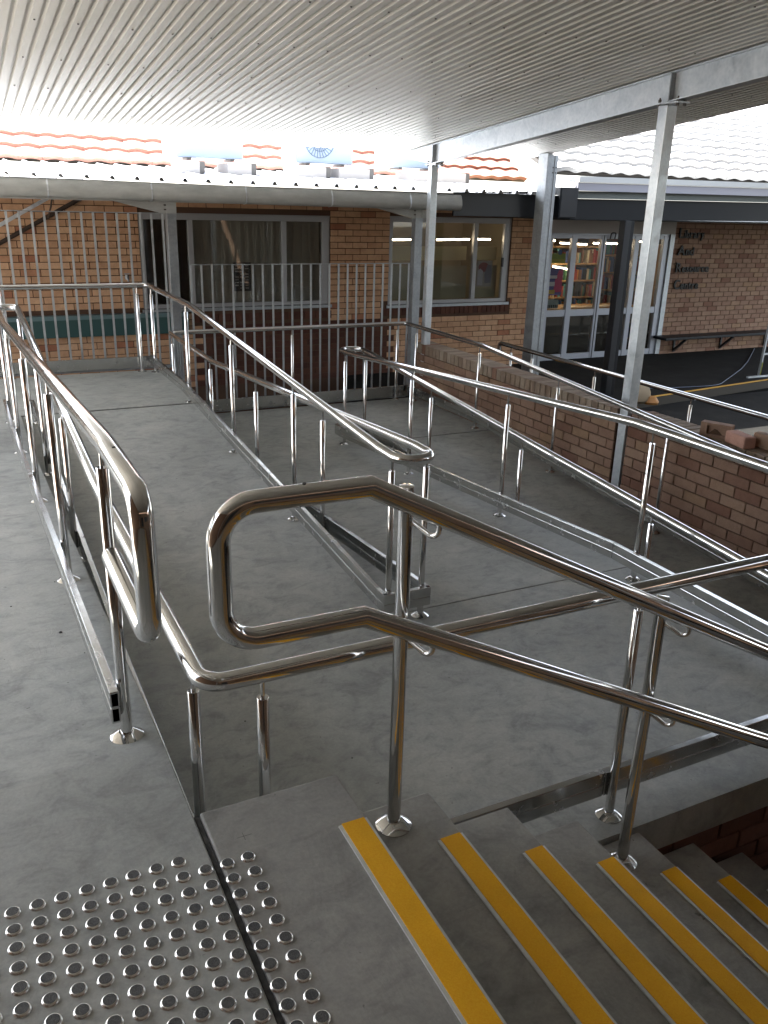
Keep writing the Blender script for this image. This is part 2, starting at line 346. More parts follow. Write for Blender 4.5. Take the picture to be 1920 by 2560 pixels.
# brick runs ---------------------------------------------------------------
def brickmesh(name, m, lx=.230, ly=.06, lz=.076, bev=.003):
    return MB().box(-lx/2, lx/2, 0, ly, -lz/2, lz/2).mesh(name, m, bevel=bev)
def brick_wall(parent, x0, x1, z0, z1, yface, openings, mm, mj, zbase=-.12, maxn=300, center=None, low=None):
    """wall facing -y; bricks proud of mortar"""
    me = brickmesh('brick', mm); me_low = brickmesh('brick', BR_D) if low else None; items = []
    k0 = math.floor((z0-zbase)/.086); k1 = math.ceil((z1-zbase)/.086)
    for k in range(k0, k1):
        a, b = zbase+.086*k+.005, zbase+.086*(k+1)-.005
        a, b = max(a, z0), min(b, z1)
        if b-a < .015: continue
        off = 0 if k % 2 else .12
        n0 = math.floor((x0-off)/.24)-1; n1 = math.ceil((x1-off)/.24)+1
        for n in range(n0, n1):
            segs = [(max(off+n*.24+.005, x0), min(off+(n+1)*.24-.005, x1))]
            for ox0, ox1, oz0, oz1 in openings:
                if b <= oz0+.01 or a >= oz1-.01: continue
                ns = []
                for s, e in segs:
                    if e <= ox0 or s >= ox1: ns.append((s, e))
                    else:
                        if s < ox0: ns.append((s, ox0-.002))
                        if e > ox1: ns.append((ox1+.002, e))
                segs = ns
            for s, e in segs:
                if e-s > .02: items.append((s, e, a, b))
    if center: items.sort(key=lambda q: abs((q[0]+q[1])/2-center[0])+abs((q[2]+q[3])/2-center[1]))
    for s, e, a, b in items[:maxn]:
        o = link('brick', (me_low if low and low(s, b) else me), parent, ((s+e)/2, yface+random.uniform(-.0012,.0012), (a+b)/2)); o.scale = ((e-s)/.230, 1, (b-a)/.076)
    if len(items) > maxn:
        j = MB()
        for s, e, a, b in items[maxn:]:
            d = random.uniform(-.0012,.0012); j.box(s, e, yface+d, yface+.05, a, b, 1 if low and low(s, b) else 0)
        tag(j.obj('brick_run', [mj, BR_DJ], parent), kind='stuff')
    return items

# brickwork under the near landing beside the stairs
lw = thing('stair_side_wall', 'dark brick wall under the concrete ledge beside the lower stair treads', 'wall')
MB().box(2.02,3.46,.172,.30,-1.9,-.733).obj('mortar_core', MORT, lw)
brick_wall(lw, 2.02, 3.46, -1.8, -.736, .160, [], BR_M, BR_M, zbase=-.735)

# low brick wall beside bottom ramp (faces -x)
rw = thing('ramp_side_wall', 'low tan brick wall with a brick on edge coping beside the bottom ramp', 'wall')
WX, WT, WY0, WY1 = 5.07, -.205, -1.5, 7.62
MB().box(WX+.012, WX+.222, WY0, 3.775, -2.0, WT-.022).box(WX+.012, WX+.222, 3.925, WY1, -2.0, WT-.022).box(WX+.11, WX+.222, 3.775, 3.925, -2.0, WT-.012).obj('mortar_core', MORT, rw)
me_s = MB().box(0, .06, -.115, .115, -.038, .038).mesh('brick', BR_T, bevel=.003)
me_h = MB().box(0, .234, -.038, .038, -.0575, .0575).mesh('coping_brick', BR_C, bevel=.004)
items = []
zt = WT-.115-.01
k = 0
while zt-.086*k > -1.75:
    b = zt-.086*k; a = b-.076; off = 0 if k % 2 else .12
    n = 0
    while True:
        y0, y1 = WY0+off-.12+n*.24+.005, WY0+off-.12+(n+1)*.24-.005; n += 1
        if y0 > WY1: break
        y0, y1 = max(y0, WY0), min(y1, WY1)
        for s, e in ([(y0, y1)] if (y1 < 3.775 or y0 > 3.925) else [(y0, min(y1, 3.772)), (max(y0, 3.928), y1)]):
            if e-s > .02: items.append((s, e, a, b))
    k += 1
items = [q for q in items if q[3] > zR4(min((q[0]+q[1])/2, 5.9))-.02]
items.sort(key=lambda q: abs((q[0]+q[1])/2-3.2))
for s, e, a, b in items[:300]:
    o = link('brick', me_s, rw, (WX+random.uniform(-.0015,.0015), (s+e)/2, (a+b)/2)); o.scale = (1, (e-s)/.23, 1); o.rotation_euler = (random.uniform(-.004,.004), 0, 0)
j = MB()
for s, e, a, b in items[300:]: j.box(WX, WX+.06, s, e, a, b)
if items[300:]: tag(j.obj('brick_run', BR_TJ, rw), kind='stuff')
y = WY0
while y < WY1-.04:
    if not (3.72 < y+.043 < 3.95):
        o = link('coping_brick', me_h, rw, (WX-.004+random.uniform(-.002,.002), y+.043, WT-.0575+random.uniform(-.0015,.0015))); o.rotation_euler = (0, random.uniform(-.006,.006), random.uniform(-.01,.01))
    y += .086
# loose bricks lying on the coping
def loose(loc, rz, m, label, frog=False, size=(.230,.076,.11)):
    t = thing('loose_brick', label, 'brick', 'loose bricks left on the low wall', loc); t.rotation_euler = (0, 0, rz)
    lx, ly, lz = size; mb = MB()
    if frog:
        mb.box(-lx/2, lx/2, -ly/2, ly/2-.022, 0, lz); mb.box(-lx/2, lx/2, ly/2-.022, ly/2, 0, .025); mb.box(-lx/2, lx/2, ly/2-.022, ly/2, lz-.022, lz)
        mb.box(-lx/2, -lx/2+.04, ly/2-.022, ly/2, .025, lz-.022); mb.box(lx/2-.05, lx/2, ly/2-.022, ly/2, .025, lz-.022)
        mb.obj('brick_body', m, t); MB().poly([(-.05,ly/2-.02,.026),(.05,ly/2-.004,.026),(.01,ly/2-.004,.07),(-.01,ly/2-.018,.06)], [(0,1,2,3)]).obj('mortar_crumb', MORT, t)
    else: mb.box(-lx/2, lx/2, -ly/2, ly/2, 0, lz).obj('brick_body', m, t, bevel=.013)
loose((5.145,2.90,WT), math.radians(115), BR_T, 'loose brick on edge with a hollow frog facing the ramp, on the coping', True)
loose((5.13,2.66,WT), math.radians(78), BR_PINK, 'pale pink solid loose brick, the middle of three on the low wall', size=(.225,.105,.09))
loose((5.245,2.50,WT), math.radians(95), BR_T, 'loose brick at the frame edge behind the pink brick on the coping')

# ------------------------------------------------------------------ railings
RR = .0248
def post(parent, x, y, zf, zr, slope=0):
    h = zr-.078-zf
    p = MB().lathe((x,y,zf), [(.0165,0),(.0165,h-.0015),(.0153,h)], 20).obj('post', STEEL, parent, True)
    MB().lathe((x,y,zf+h), [(.0062,0),(.0062,.058)], 12, capb=False).obj('spigot', STEEL, p, True)
    MB().lathe((x,y,zf), [(.046,-.0005),(.046,.002),(.0225,.0165),(.0185,.017)], 28).obj('base_flange', STEEL, p, True)
def kerb(parent, pts, lo=.076, hi=.175, w=.025, double=True):
    """pts: (x,y,zfloor) polyline; upright box channel(s) following it"""
    hs = [(lo, (lo+hi)/2-.002), ((lo+hi)/2+.002, hi)] if double else [(lo, hi)]
    mb = MB()
    for a, b in zip(pts[:-1], pts[1:]):
        a, b = Vector(a), Vector(b); d = (b-a); d.z = 0; d.normalize(); n = Vector((-d.y, d.x, 0))*w/2
        for l, h in hs:
            P = [a-n+Vector((0,0,l)), b-n+Vector((0,0,l)), b+n+Vector((0,0,l)), a+n+Vector((0,0,l)), a-n+Vector((0,0,h)), b-n+Vector((0,0,h)), b+n+Vector((0,0,h)), a+n+Vector((0,0,h))]
            mb.hexa(P)
        if double:
            l, h = lo+.004, hi-.004; n2 = n*.86
            mb.hexa([a-n2+Vector((0,0,l)), b-n2+Vector((0,0,l)), b+n2+Vector((0,0,l)), a+n2+Vector((0,0,l)), a-n2+Vector((0,0,h)), b-n2+Vector((0,0,h)), b+n2+Vector((0,0,h)), a+n2+Vector((0,0,h))])
    return mb.obj('kerb_rail', KERBM, parent, bevel=.0025)

XA, XB, XC, XD, XE, XG, XH = .336, .482, 1.81, 1.99, 3.36, 3.61, 4.95
NY = .222
H1 = thing('ramp_handrail', 'polished stainless handrail with a looped drop end, along the upper ramp and near landing', 'handrail')
pts = [(XA,.53,.552),(XA,.045,.552),(XA,.045,.873),(XA,.45,.873),(XA,4.65,.578),(XA,5.64,.576),(XB,5.64,.576),(XB,1.9,.305),(XB,NY,.305),(XE+.01,NY,.305),(XE+.01,1.9,.305),(XE+.03,5.85,.035),(XE+.03,6.12,.03),(XG,6.12,.03),(XG,5.85,.025),(XG,-1.2,zR4(-1.2)+.89)]
rail = tube(MB(), fillet(pts, {'d': .062, 5: .07, 6: .07, 12: .108, 13: .108}, 12), RR, 24)
rail.obj('rail', STEEL, H1, True)
tube(MB(), [(XA,.535,.552),(XA,.53,.552)], RR*.92, 20).obj('rail_end_cap', STEEL, H1, True)
mb = MB().lathe((XA,.33,.873+RR-.0006), [(.0042,0),(.0042,.0012)], 10).obj('plug', RUB, H1)
for y in (.548, 1.90, 3.25, 4.64, 5.55): post(H1, XA, y, zR1(y), .873+zR1(y))
for y in (.336, 1.70, 3.05, 4.40, 5.55): post(H1, XB, y, zR2(y), zR2(y)+.89 if y < 5.3 else .576)
for x in (.636, 1.893, 3.10): post(H1, x, NY+.012, -.585, .305)
for y in (1.75, 3.125, 4.517, 5.88): post(H1, XE, y, zR3(y), zR3(y)+.89+(.012 if y > 5 else 0))
for y in (.58, 1.92, 3.27, 4.62, 5.95): post(H1, XG, y, zR4(min(y,5.9)), zR4(min(y,5.9))+.89)
kerb(H1, [(XA-.030,.50,zR1(.5)),(XA-.030,4.65,-.30),(XA-.030,5.6,-.30)])
kerb(H1, [(XB+.030,.40,-.585),(XB+.030,1.9,-.585),(XB+.030,5.6,-.321)])
kerb(H1, [(.7,NY+.042,-.585),(1.868,NY+.042,-.585)]); kerb(H1, [(1.872,NY+.042,-.585),(XE-.02,NY+.042,-.585)])
kerb(H1, [(XE-.030,NY+.04,-.585),(XE-.030,1.9,-.585)]); kerb(H1, [(XE-.030,1.904,-.585),(XE-.030,5.9,zR3(5.9)),(XE-.030,6.03,-.87)])
kerb(H1, [(XE-.015,6.03,-.87),(XG+.015,6.03,-.87)])
kerb(H1, [(XG+.030,6.03,-.87),(XG+.030,5.9,-.87),(XG+.030,-1.2,zR4(-1.2))])

H2 = thing('ramp_handrail', 'polished stainless handrail whose narrow U bend ends between the two inner ramps', 'handrail')
pts = [(-1.4,7.29,.560),(XC,7.29,.560),(XC,5.62,.560),(XC,1.95,.302),(XC,1.735,.300),(XD+.005,1.735,.300),(XD+.01,1.95,.300),(2.03,5.75,.046),(2.05,7.5,.046),(4.865,7.5,.046),(XH-.02,5.9,.030),(XH+.02,-1.2,zR4(-1.2)+.89)]
tube(MB(), fillet(pts, {'d': .05, 4: .088, 5: .088}, 14), RR, 24).obj('rail', STEEL, H2, True)
for y in (1.845, 3.18, 4.47, 5.80, 7.21): post(H2, XC+.012, y, zR2(y), min(zR2(y)+.885, .56) if y > 2 else .30)
for y in (1.845, 3.17, 4.50, 5.86, 7.32): post(H2, XD+.01+(.03 if y > 5 else .01), y, zR3(y), zR3(y)+.89+(.02 if y > 5 else .0) if y > 2 else .30)
for x in (1.70, .45): post(H2, x, 7.295, -.302, .56)
for x in (3.42, 4.76): post(H2, x, 7.505, -.87, .046)
for y in (7.36, 5.96, 4.60, 3.18, 1.78, .4): post(H2, XH-.01, y, zR4(min(y,5.9)), zR4(min(y,5.9))+.89)
kerb(H2, [(XC-.020,7.25,-.302),(XC-.020,5.9,-.302),(XC-.020,2.55,zR2(2.55))]); kerb(H2, [(XC-.020,2.546,zR2(2.546)),(XC-.020,1.9,-.585),(XC-.020,1.80,-.585)])
kerb(H2, [(XC-.032,1.812,-.585),(XD+.052,1.812,-.585)], w=.028)
kerb(H2, [(XD+.040,1.80,-.585),(XD+.040,1.9,-.585),(XD+.060,5.9,-.871),(XD+.07,7.4,-.871)])
kerb(H2, [(-1.4,7.372,-.302),(XC+.03,7.372,-.302)], .028, .142, double=False); kerb(H2, [(2.05,7.545,-.87),(4.95,7.548,-.87)], .022, .155, double=False)
kerb(H2, [(XH-.032,7.5,-.87),(XH-.032,5.9,-.87),(XH-.032,-1.2,zR4(-1.2))])

# stair handrail: double rail with a D shaped end
SH = thing('stair_handrail', 'double stainless stair handrail joined by a D shaped end, on two posts above the steps', 'handrail')
RY = -.021; SL = -.5175; XK = .803; XE2 = 3.05; XL = .470; ZU = .857
pts = [(XE2,RY,ZU+SL*(XE2-XK)),(XK,RY,ZU),(XL,RY,ZU),(XL,RY,.548),(XK-.008,RY,.548),(XE2,RY,.548+SL*(XE2-XK))]
tube(MB(), fillet(pts, {'d': .080, 1: 0, 4: 0}, 14), RR, 32).obj('rail', STEEL, SH, True)
MB().lathe((.655,RY,ZU+RR-.0006), [(.004,0),(.004,.002),(.002,.003)], 10).obj('plug', RUB, SH)
for x, y, zf in ((.938,.060,-.15),(1.797,.052,-.60),(2.655,.045,-1.05)):
    top = ZU+SL*(x-XK)+.030
    p = MB().lathe((x,y,zf), [(.0182,0),(.0182,top-zf-.001),(.017,top-zf)], 28).obj('post', STEEL, SH, True)
    MB().lathe((x,y,zf), [(.049,-.0005),(.049,.002),(.024,.018),(.0188,.0185)], 32).obj('base_flange', STEEL, p, True)
    for zc in (ZU, .548):
        zr = zc+SL*(x-XK)
        tube(MB(), fillet([(x+.012,y-.008,zr-.056),(x+.045,RY,zr-.088),(x+.045,RY,zr-.022)], .03, 14), .0068, 16).obj('bracket', STEEL, p, True)

# rail beyond the low wall
R3 = thing('courtyard_handrail', 'dark then bright stainless handrail behind the low brick wall with a down turned far end', 'handrail')
tube(MB(), fillet([(5.96,7.10,-.30),(5.96,7.10,-.175),(5.96,-1.5,-.175)], .04, 8), RR, 20).obj('rail', STEEL, R3, True)
for y in (6.85, 6.42, 5.31, 3.96, 2.6, 1.2): post(R3, 5.96, y, -1.25, -.175)

# ------------------------------------------------------------------ picket fences
def fence(x0, x1, y, zb, zt, label):
    t = thing('picket_fence', label, 'fence', 'galvanised picket fences beyond the landings')
    n = int(round((x1-x0)/.1145)); me = MB().box(-.0105,.0105,-.004,.004,zb,zt-.006).mesh('picket', GALVM)
    for i in range(n+1): link('picket', me, t, (x0+i*.1145, y, 0))
    MB().box(x0-.01, x0+n*.1145+.011, y-.013, y+.013, zt-.008, zt).obj('top_rail', GALVD, t)
    MB().box(x0-.01, x0+n*.1145+.011, y-.013, y+.013, zb+.0, zb+.03).obj('bottom_rail', GALVD, t)
fence(-1.455, 2.1, 7.72, -.36, 1.236, 'tall grey picket fence behind the far upper landing, left of the gutter post')
fence(2.362, 5.05, 7.72, -.9, .724, 'lower grey picket fence between the two gutter posts')
fr_ = thing('picket_fence', 'short return of grey pickets beside the left gutter post', 'fence', 'galvanised picket fences beyond the landings')
me = MB().box(-.004,.004,-.0105,.0105,-.9,-.02).mesh('picket', GALVD)
for i in range(5): link('picket', me, fr_, (2.16, 7.66-.1145*i, 0))
MB().box(2.147,2.173,7.19,7.68,-.024,-.016).obj('top_rail', GALVD, fr_)
# retaining drop beyond the landings
MB().box(-1.6,5.06,7.625,7.64,-2.0,-.9).obj('landing_edge', CONC)['kind'] = 'structure'

# ------------------------------------------------------------------ steel frame of the walkway roof
def beamz(y): return 2.055+.0995*(7.1-y)       # top of beam
BX = 5.12
WR = thing('walkway_roof', 'off white ribbed steel walkway roof on a sloping galvanised beam, seen from below', 'roof')
def ibeam(parent, y0, y1, top, d=.205, bw=.095):
    mb = MB()
    for a, b in ((y0, y1),):
        za, zb = top(a), top(b)
        for (u0, u1, v0, v1) in ((-bw/2, bw/2, -.009, 0), (-.0035, .0035, -d+.009, -.009), (-bw/2, bw/2, -d, -d+.009)):
            mb.hexa([(BX+u0,a,za+v0),(BX+u1,a,za+v0),(BX+u1,b,zb+v0),(BX+u0,b,zb+v0),(BX+u0,a,za+v1),(BX+u1,a,za+v1),(BX+u1,b,zb+v1),(BX+u0,b,zb+v1)])
    return mb.obj('beam', GALV, parent)
ibeam(WR, -4.6, 3.80, beamz); ibeam(WR, 3.812, 7.40, beamz)
mb = MB(); za, zb = beamz(7.412), beamz(8.05)
for u0, u1, va, vb, wa, wb in ((-.0475,.0475,-.009,-.009,0,0), (-.0035,.0035,-.196,-.055,-.009,-.009), (-.0475,.0475,-.205,-.064,-.196,-.055)):
    mb.hexa([(BX+u0,7.412,za+va),(BX+u1,7.412,za+va),(BX+u1,8.05,zb+vb),(BX+u0,8.05,zb+vb),(BX+u0,7.412,za+wa),(BX+u1,7.412,za+wa),(BX+u1,8.05,zb+wb),(BX+u0,8.05,zb+wb)])
mb.obj('beam_end', GALV, WR)
for y in (3.806, 7.406):
    MB().box(BX-.047,BX+.047,y-.005,y+.005,beamz(y)-.196,beamz(y)-.008).obj('stiffener', GALVD, WR)
    MB().box(BX-.06,BX+.06,y-.12,y+.13,beamz(y)-.217,beamz(y)-.2065).obj('cleat_plate', GALV, WR)
    b = MB()
    for dy in (-.09, .10):
        for dx in (-.035, .035): b.lathe((BX+dx,y+dy,beamz(y)-.235), [(.012,0),(.012,.045)], 8); b.lathe((BX+dx,y+dy,beamz(y)-.196), [(.012,0),(.012,.014),(.006,.014),(.006,.026)], 8)
    b.obj('bolts', SCREW, WR)
# ribbed sheets: one mesh sheet per laid width (10 ribs each)
def rz(y): return beamz(y)+.012
PIT = .0787; RX0, RX1, RYA, RYB = -1.55-.0787*9, 6.91, -4.85, 8.13
nr = int((RX1-RX0)/PIT); per = 10
for s in range(0, nr, per):
    prof = []
    for r in range(s, min(s+per, nr)):
        x = RX0+r*PIT
        prof += [(x,0),(x+.046,0),(x+.053,.021),(x+.0715,.021)]
    prof.append((RX0+min(s+per, nr)*PIT, 0))
    mb = MB(); k = len(prof); ys = [RYA, 2, 8.13]
    for y in ys: mb.v += [(x, y, rz(y)+z) for x, z in prof]
    for a in range(len(ys)-1):
        for i in range(k-1): mb.f.append((a*k+i, a*k+i+1, (a+1)*k+i+1, (a+1)*k+i)); mb.m.append(0)
    nb = len(mb.v); top = [(x, y, z+.0012) for x, y, z in mb.v]; mb.v += top; fs = [tuple(nb+i for i in reversed(f)) for f in mb.f]; mb.f += fs; mb.m += [0]*len(fs)
    e = (len(ys)-1)*k
    for i in range(k-1): mb.f.append((e+i, e+i+1, nb+e+i+1, nb+e+i)); mb.m.append(0)
    me = mb.mesh('roof_sheet', SHEET, fix=False); link('roof_sheet', me, WR)
sc = MB()
for y in [8.0, 7.0, 6.09, 5.18, 4.28, 3.38, 2.48, 1.58, .68]:
    x = -1.45; n = 0
    while x < 6.85:
        sc.lathe((x, y+random.uniform(-.01,.01), rz(y)-.006), [(.0058,0),(.0058,.006),(.0035,.006)], 8); x += (.31,.24,.24)[n % 3]; n += 1
tag(sc.obj('roof_screws', SCREW, WR), kind='stuff')
for yy in (6.09, 5.18, 4.28, 3.38, 7.0, 8.0, 2.48, .68):       # purlins above the sheets
    MB().box(RX0, RX1, yy-.03, yy+.03, rz(yy)+.026, rz(yy)+.12).obj('purlin', GALVD, WR)
def shs(name, x, y, w, zb, zt, label, m=GALV, d=None, group=None):
    t = thing(name, label, 'post', group, (x, y, zb)); d = d or w
    MB().box(-w/2, w/2, -d/2, d/2, 0, zt-zb).obj('shaft', m, t, bevel=.006); return t
t = shs('roof_post', BX, 3.85, .098, zR4(3.85), beamz(3.85)-.218, 'square galvanised post let into the low brick wall, carrying the roof beam', group='galvanised posts under the roof beam')
t = shs('roof_post', BX, 7.45, .085, -.87, beamz(7.45)-.218, 'slim galvanised roof post at the far end of the low brick wall', group='galvanised posts under the roof beam')
t = shs('roof_post', BX, .25, .098, zR4(.25), beamz(.25)-.218, 'square galvanised roof post nearest the stairs outside the right edge', group='galvanised posts under the roof beam')
for y in (-3.3,):
    shs('roof_post', BX, y, .098, -2, beamz(y)-.218, 'square galvanised roof post behind the stairs outside the picture', group='galvanised posts under the roof beam')
# left support line of the roof, outside the frame
for y, q in ((-3.2, 'behind the camera'), (2.4, 'beside the middle of the upper ramp'), (7.4, 'at the far landing corner')):
    shs('roof_post', -1.45, y, .098, -.9, rz(y)-.01, 'galvanised roof post on the open left side, '+q, group='left side roof posts')
# heavy outer column with bolt holes
t = thing('roof_column', 'wide galvanised column with two bolt holes near its top, beside the library doors', 'column', loc=(6.83,7.62,-1.25))
H = rz(7.62)+1.25-.004
MB().box(-.078,-.005,-.095,.095,0,H).obj('shaft', GALVD, t, bevel=.004)
MB().box(-.004,.030,-.088,.09,0,H-.02).obj('inner_leg', GALVD, t, bevel=.002); MB().box(.032,.078,-.095,.09,0,H-.02).obj('channel', GALVD, t, bevel=.004)
b = MB()
for z in (H-.16, H-.22):
    for x in (.012, .055):
        a = [(.008*math.cos(q*math.pi/4), .008*math.sin(q*math.pi/4)) for q in range(8)]
        b.prism([(x+u, z+v) for u, v in a], 'y', -.101, -.094)
b.obj('bolts', SCREW, t)

# ------------------------------------------------------------------ verandah gutter, posts, metal roof
YG = 7.72
GT = thing('roof_gutter', 'long pale grey rounded gutter with straps along the classroom eave', 'gutter')
def gprof(x):
    top = 1.512-.0*(x); return top
xa, xb = -2.0, 5.68
prof = [(.0,.0),(-.012,.004),(-.03,-.012),(-.052,-.06),(-.06,-.11),(-.050,-.15),(-.02,-.172),(.06,-.178),(.06,-.170),(-.016,-.164),(-.043,-.146),(-.052,-.11),(-.045,-.062),(-.024,-.016),(-.006,-.004)]
mb = MB(); n = len(prof); za, zb = 1.553, 1.500
mb.v += [(xa, YG+.04+u, za+v) for u, v in prof] + [(xb, YG+.04+u, zb+v) for u, v in prof]
mb.f += [(i, (i+1) % n, n+(i+1) % n, n+i) for i in range(n)]; mb.m += [0]*n
mb.obj('trough', GUT, GT, True)
mb = MB().prism([(YG+.04+u, zb+v) for u, v in prof[:8]]+[(YG+.10, zb)], 'x', xb, xb+.004); mb.obj('stop_end', GUT, GT)
for i in range(-2, 6):
    x = 1.007+.995*(i); z = za+(zb-za)*(x-xa)/(xb-xa)
    if x > xb: continue
    mb = MB(); P = [(YG+.04+u-.0035, z+v-.0035) for u, v in prof[1:8]]; Q = [(YG+.04+u, z+v) for u, v in prof[1:8]]
    mb.prism(P+list(reversed(Q)), 'x', x-.008, x+.008); mb.obj('strap', GALV, GT)
MB().box(xa, xb-.05, YG+.105, YG+.16, 1.34, 1.52).obj('eave_beam', GUT, GT)
def gpost(x, label, lab2):
    t = thing('gutter_post', label, 'post', 'galvanised posts carrying the gutter', (x, 7.93, -.9))
    MB().box(-.05,.05,-.05,.05,0,2.245).obj('shaft', GALVD, t, bevel=.005)
    MB().prism([(-.050,2.12),(-.050,2.245),(-.62,2.262),(-.62,2.25)], 'y', -.045, .045).obj('haunch', GUT, t)
    MB().box(-.054,.054,-.056,-.05,2.13,2.245).obj('cap_plate', GUT, t)
    b = MB()
    for z in (2.16, 2.205): b.box(-.075,-.052,-.058,-.046,z,z+.014)
    b.obj('bolts', SCREW, t); return t
gpost(2.225, 'galvanised gutter post between the two picket fences, left one', '')
t = gpost(5.20, 'galvanised gutter post at the right end of the gutter behind the slim roof post', '')
MB().box(.03,.085,-.075,-.05,2.13,2.22).obj('junction_plate', GUT, t)
# pan roof with ribs
PR = thing('classroom_roof', 'white ribbed metal roof above the gutter, brightly sunlit', 'roof')
def pz(y): return 1.535+.055*(y-YG)
me = MB()
x = -2.2; i = 0; Y0, Y1 = YG+.01, 11.75
prof = []
for r in range(60):
    xx = 2.112-.243*18+.243*r
    if xx > 7.4: break
    prof += [(xx-.034,0),(xx-.012,.042),(xx+.012,.042),(xx+.034,0)]
k = len(prof); mb = MB()
mb.v += [(a, Y0, pz(Y0)+z) for a, z in prof]+[(a, Y1, pz(Y1)+z) for a, z in prof]
mb.f += [(i, i+1, k+i+1, k+i) for i in range(k-1)]; mb.m += [0]*(k-1)
mb.v += [(a, Y0, pz(Y0)+z-.002) for a, z in prof]+[(a, Y1, pz(Y1)+z-.002) for a, z in prof]
mb.f += [(2*k+i, 2*k+i+1, 3*k+i+1, 3*k+i) for i in range(k-1)]; mb.m += [0]*(k-1)
mb.obj('ribbed_sheet', ROOFW, PR)
# soffit closing under it
MB().box(-2.2,7.25,YG+.2,10.2,1.42,1.44).obj('verandah_soffit', GREYP, PR)
# air conditioners on the pan roof
def condenser(x0, x1, label, fan):
    w = x1-x0; t = thing('air_conditioner', label, 'air conditioner', 'air conditioners on the metal roof', (x0, 9.9, 1.86))
    MB().box(0,w,0,.32,0,.55).obj('case', mat('pale blue grey case', (.34,.41,.50), .5), t, bevel=.01)
    MB().box(-.10,-.002,.02,.30,.02,.53).obj('side_cover', ROOFW, t)
    if fan:
        b = MB(); cx, cz = .33, .28
        for q in range(28):
            a = q*2*math.pi/28; b.bar((cx+.04*math.cos(a),-.008,cz+.04*math.sin(a)), (cx+.21*math.cos(a+.5),-.008,cz+.21*math.sin(a+.5)), .006, .006, up=(0,1,0))
        for r in (.04, .13, .21): tube(b, [(cx+r*math.cos(q*math.pi/16), -.008, cz+r*math.sin(q*math.pi/16)) for q in range(33)], .004, 6)
        b.obj('fan_grille', pcol('grille slate', (.10,.14,.20)), t)
    else: MB().box(.18,.58,-.006,0,.47,.49).obj('label_strip', GREYP, t)
    for u in (.14, w-.17): MB().box(u,u+.05,.0,.3,-.03,0).obj('foot', SCREW, t)
condenser(2.79, 3.66, 'pale blue air conditioner without a visible fan on the roof, left one', False)
condenser(4.40, 5.22, 'pale blue air conditioner with a round fan grille on the roof, middle one', True)
condenser(5.80, 6.60, 'air conditioner on the roof behind the end of the galvanised beam', False)
BLK = mat('weathered timber block', (.42,.38,.34), .8)
for (x0, x1, lab) in [(2.77,3.08,'left block under the left roof air conditioner'),(3.37,3.75,'right block under the left roof air conditioner'),(4.29,4.78,'left block under the fan air conditioner'),(4.90,5.42,'right block under the fan air conditioner'),(6.0,6.95,'long block beneath the rightmost roof air conditioner')]:
    t = thing('support_block', 'grey '+lab, 'block', None, (x0, 9.62, pz(9.62)+.03)); w = x1-x0
    MB().box(0,w-.07,0,.5,0,.135).obj('block_face', BLK, t); MB().box(w-.068,w,.01,.5,0,.145).obj('dark_end', SCREW, t)
MB().box(2.3,3.95,9.35,10.3,pz(9.35)+.002,pz(9.35)+.03).obj('base_sheet', pcol('blue grey sheet', (.40,.47,.58)), PR); MB().box(4.2,5.7,9.35,10.3,pz(9.35)+.002,pz(9.35)+.03).obj('base_sheet', pcol('blue sheet', (.40,.47,.58)), PR)

# tile roofs: interlocking wavy tiles, each its own part
def tile_mesh(name, m, w=.300, l=.36, th=.052, amp=.024):
    mb = MB(); n = 12; P = []
    for i in range(n+1):
        u = i/n; P.append((u*w, amp*(.5-.5*math.cos(2*math.pi*u*1.0))**.8 if u < 1 else 0))
    for y in (0, l): mb.v += [(x, y, z) for x, z in P]
    for y in (0, l): mb.v += [(x, y, z-th) for x, z in P]
    k = n+1
    for i in range(n):
        mb.f += [(i, i+1, k+i+1, k+i), (2*k+i+1, 2*k+i, i, i+1), (3*k+i, 3*k+i+1, 2*k+i+1, 2*k+i)]; mb.m += [0]*3
    me = mb.mesh(name, m, True); return me
def tilemat(name, a, b):
    m = mat(name, a, .5, spec=.9); f = N(m, 'ShaderNodeObjectInfo').outputs['Random']
    c = ramp(m, f, [(0, a), (1, b)]); n = noise(m, coords(m), 8, 5, .7)
    c = mixc(m, .7, c, ramp(m, n, [(.3, (.7,.68,.66)), (.7, (1.1,1.1,1.1))]), 'MULTIPLY'); L(m, c, BS(m).inputs['Base Color']); return m
TILO = tilemat('terracotta tile', (.42,.185,.13), (.50,.235,.17)); TILW = tilemat('whitewashed tile', (.40,.39,.375), (.48,.47,.455))
def tile_roof(name, label, x0, x1, y0, z0, pitch, nc, m, gauge=.32, dark=None):
    t = thing(name, label, 'roof', loc=(x0, y0, z0)); t.rotation_euler = (math.radians(pitch), 0, 0)
    me = tile_mesh('roof_tile', m); nx = int((x1-x0)/.3)
    for c in range(nc):
        for i in range(nx):
            o = link('roof_tile', me, t, (i*.3+random.uniform(-.004,.004), c*gauge, .056+random.uniform(0,.004))); o.rotation_euler = (math.radians(-6.2), random.uniform(-.012,.012), 0)
    MB().box(-.02, nx*.3+.02, .05, nc*gauge+.1, -.05, -.003).obj('battens', SCREW, t); return t
tile_roof('tile_roof', 'orange terracotta tiled roof rising beyond the white metal roof', -.4, 9.7, 11.85, 1.80, 30, 7, TILO)
tile_roof('tile_roof', 'sunlit whitewashed tiled roof above the library eave', 7.20, 17.0, 7.93, 1.815, 22, 11, TILW)

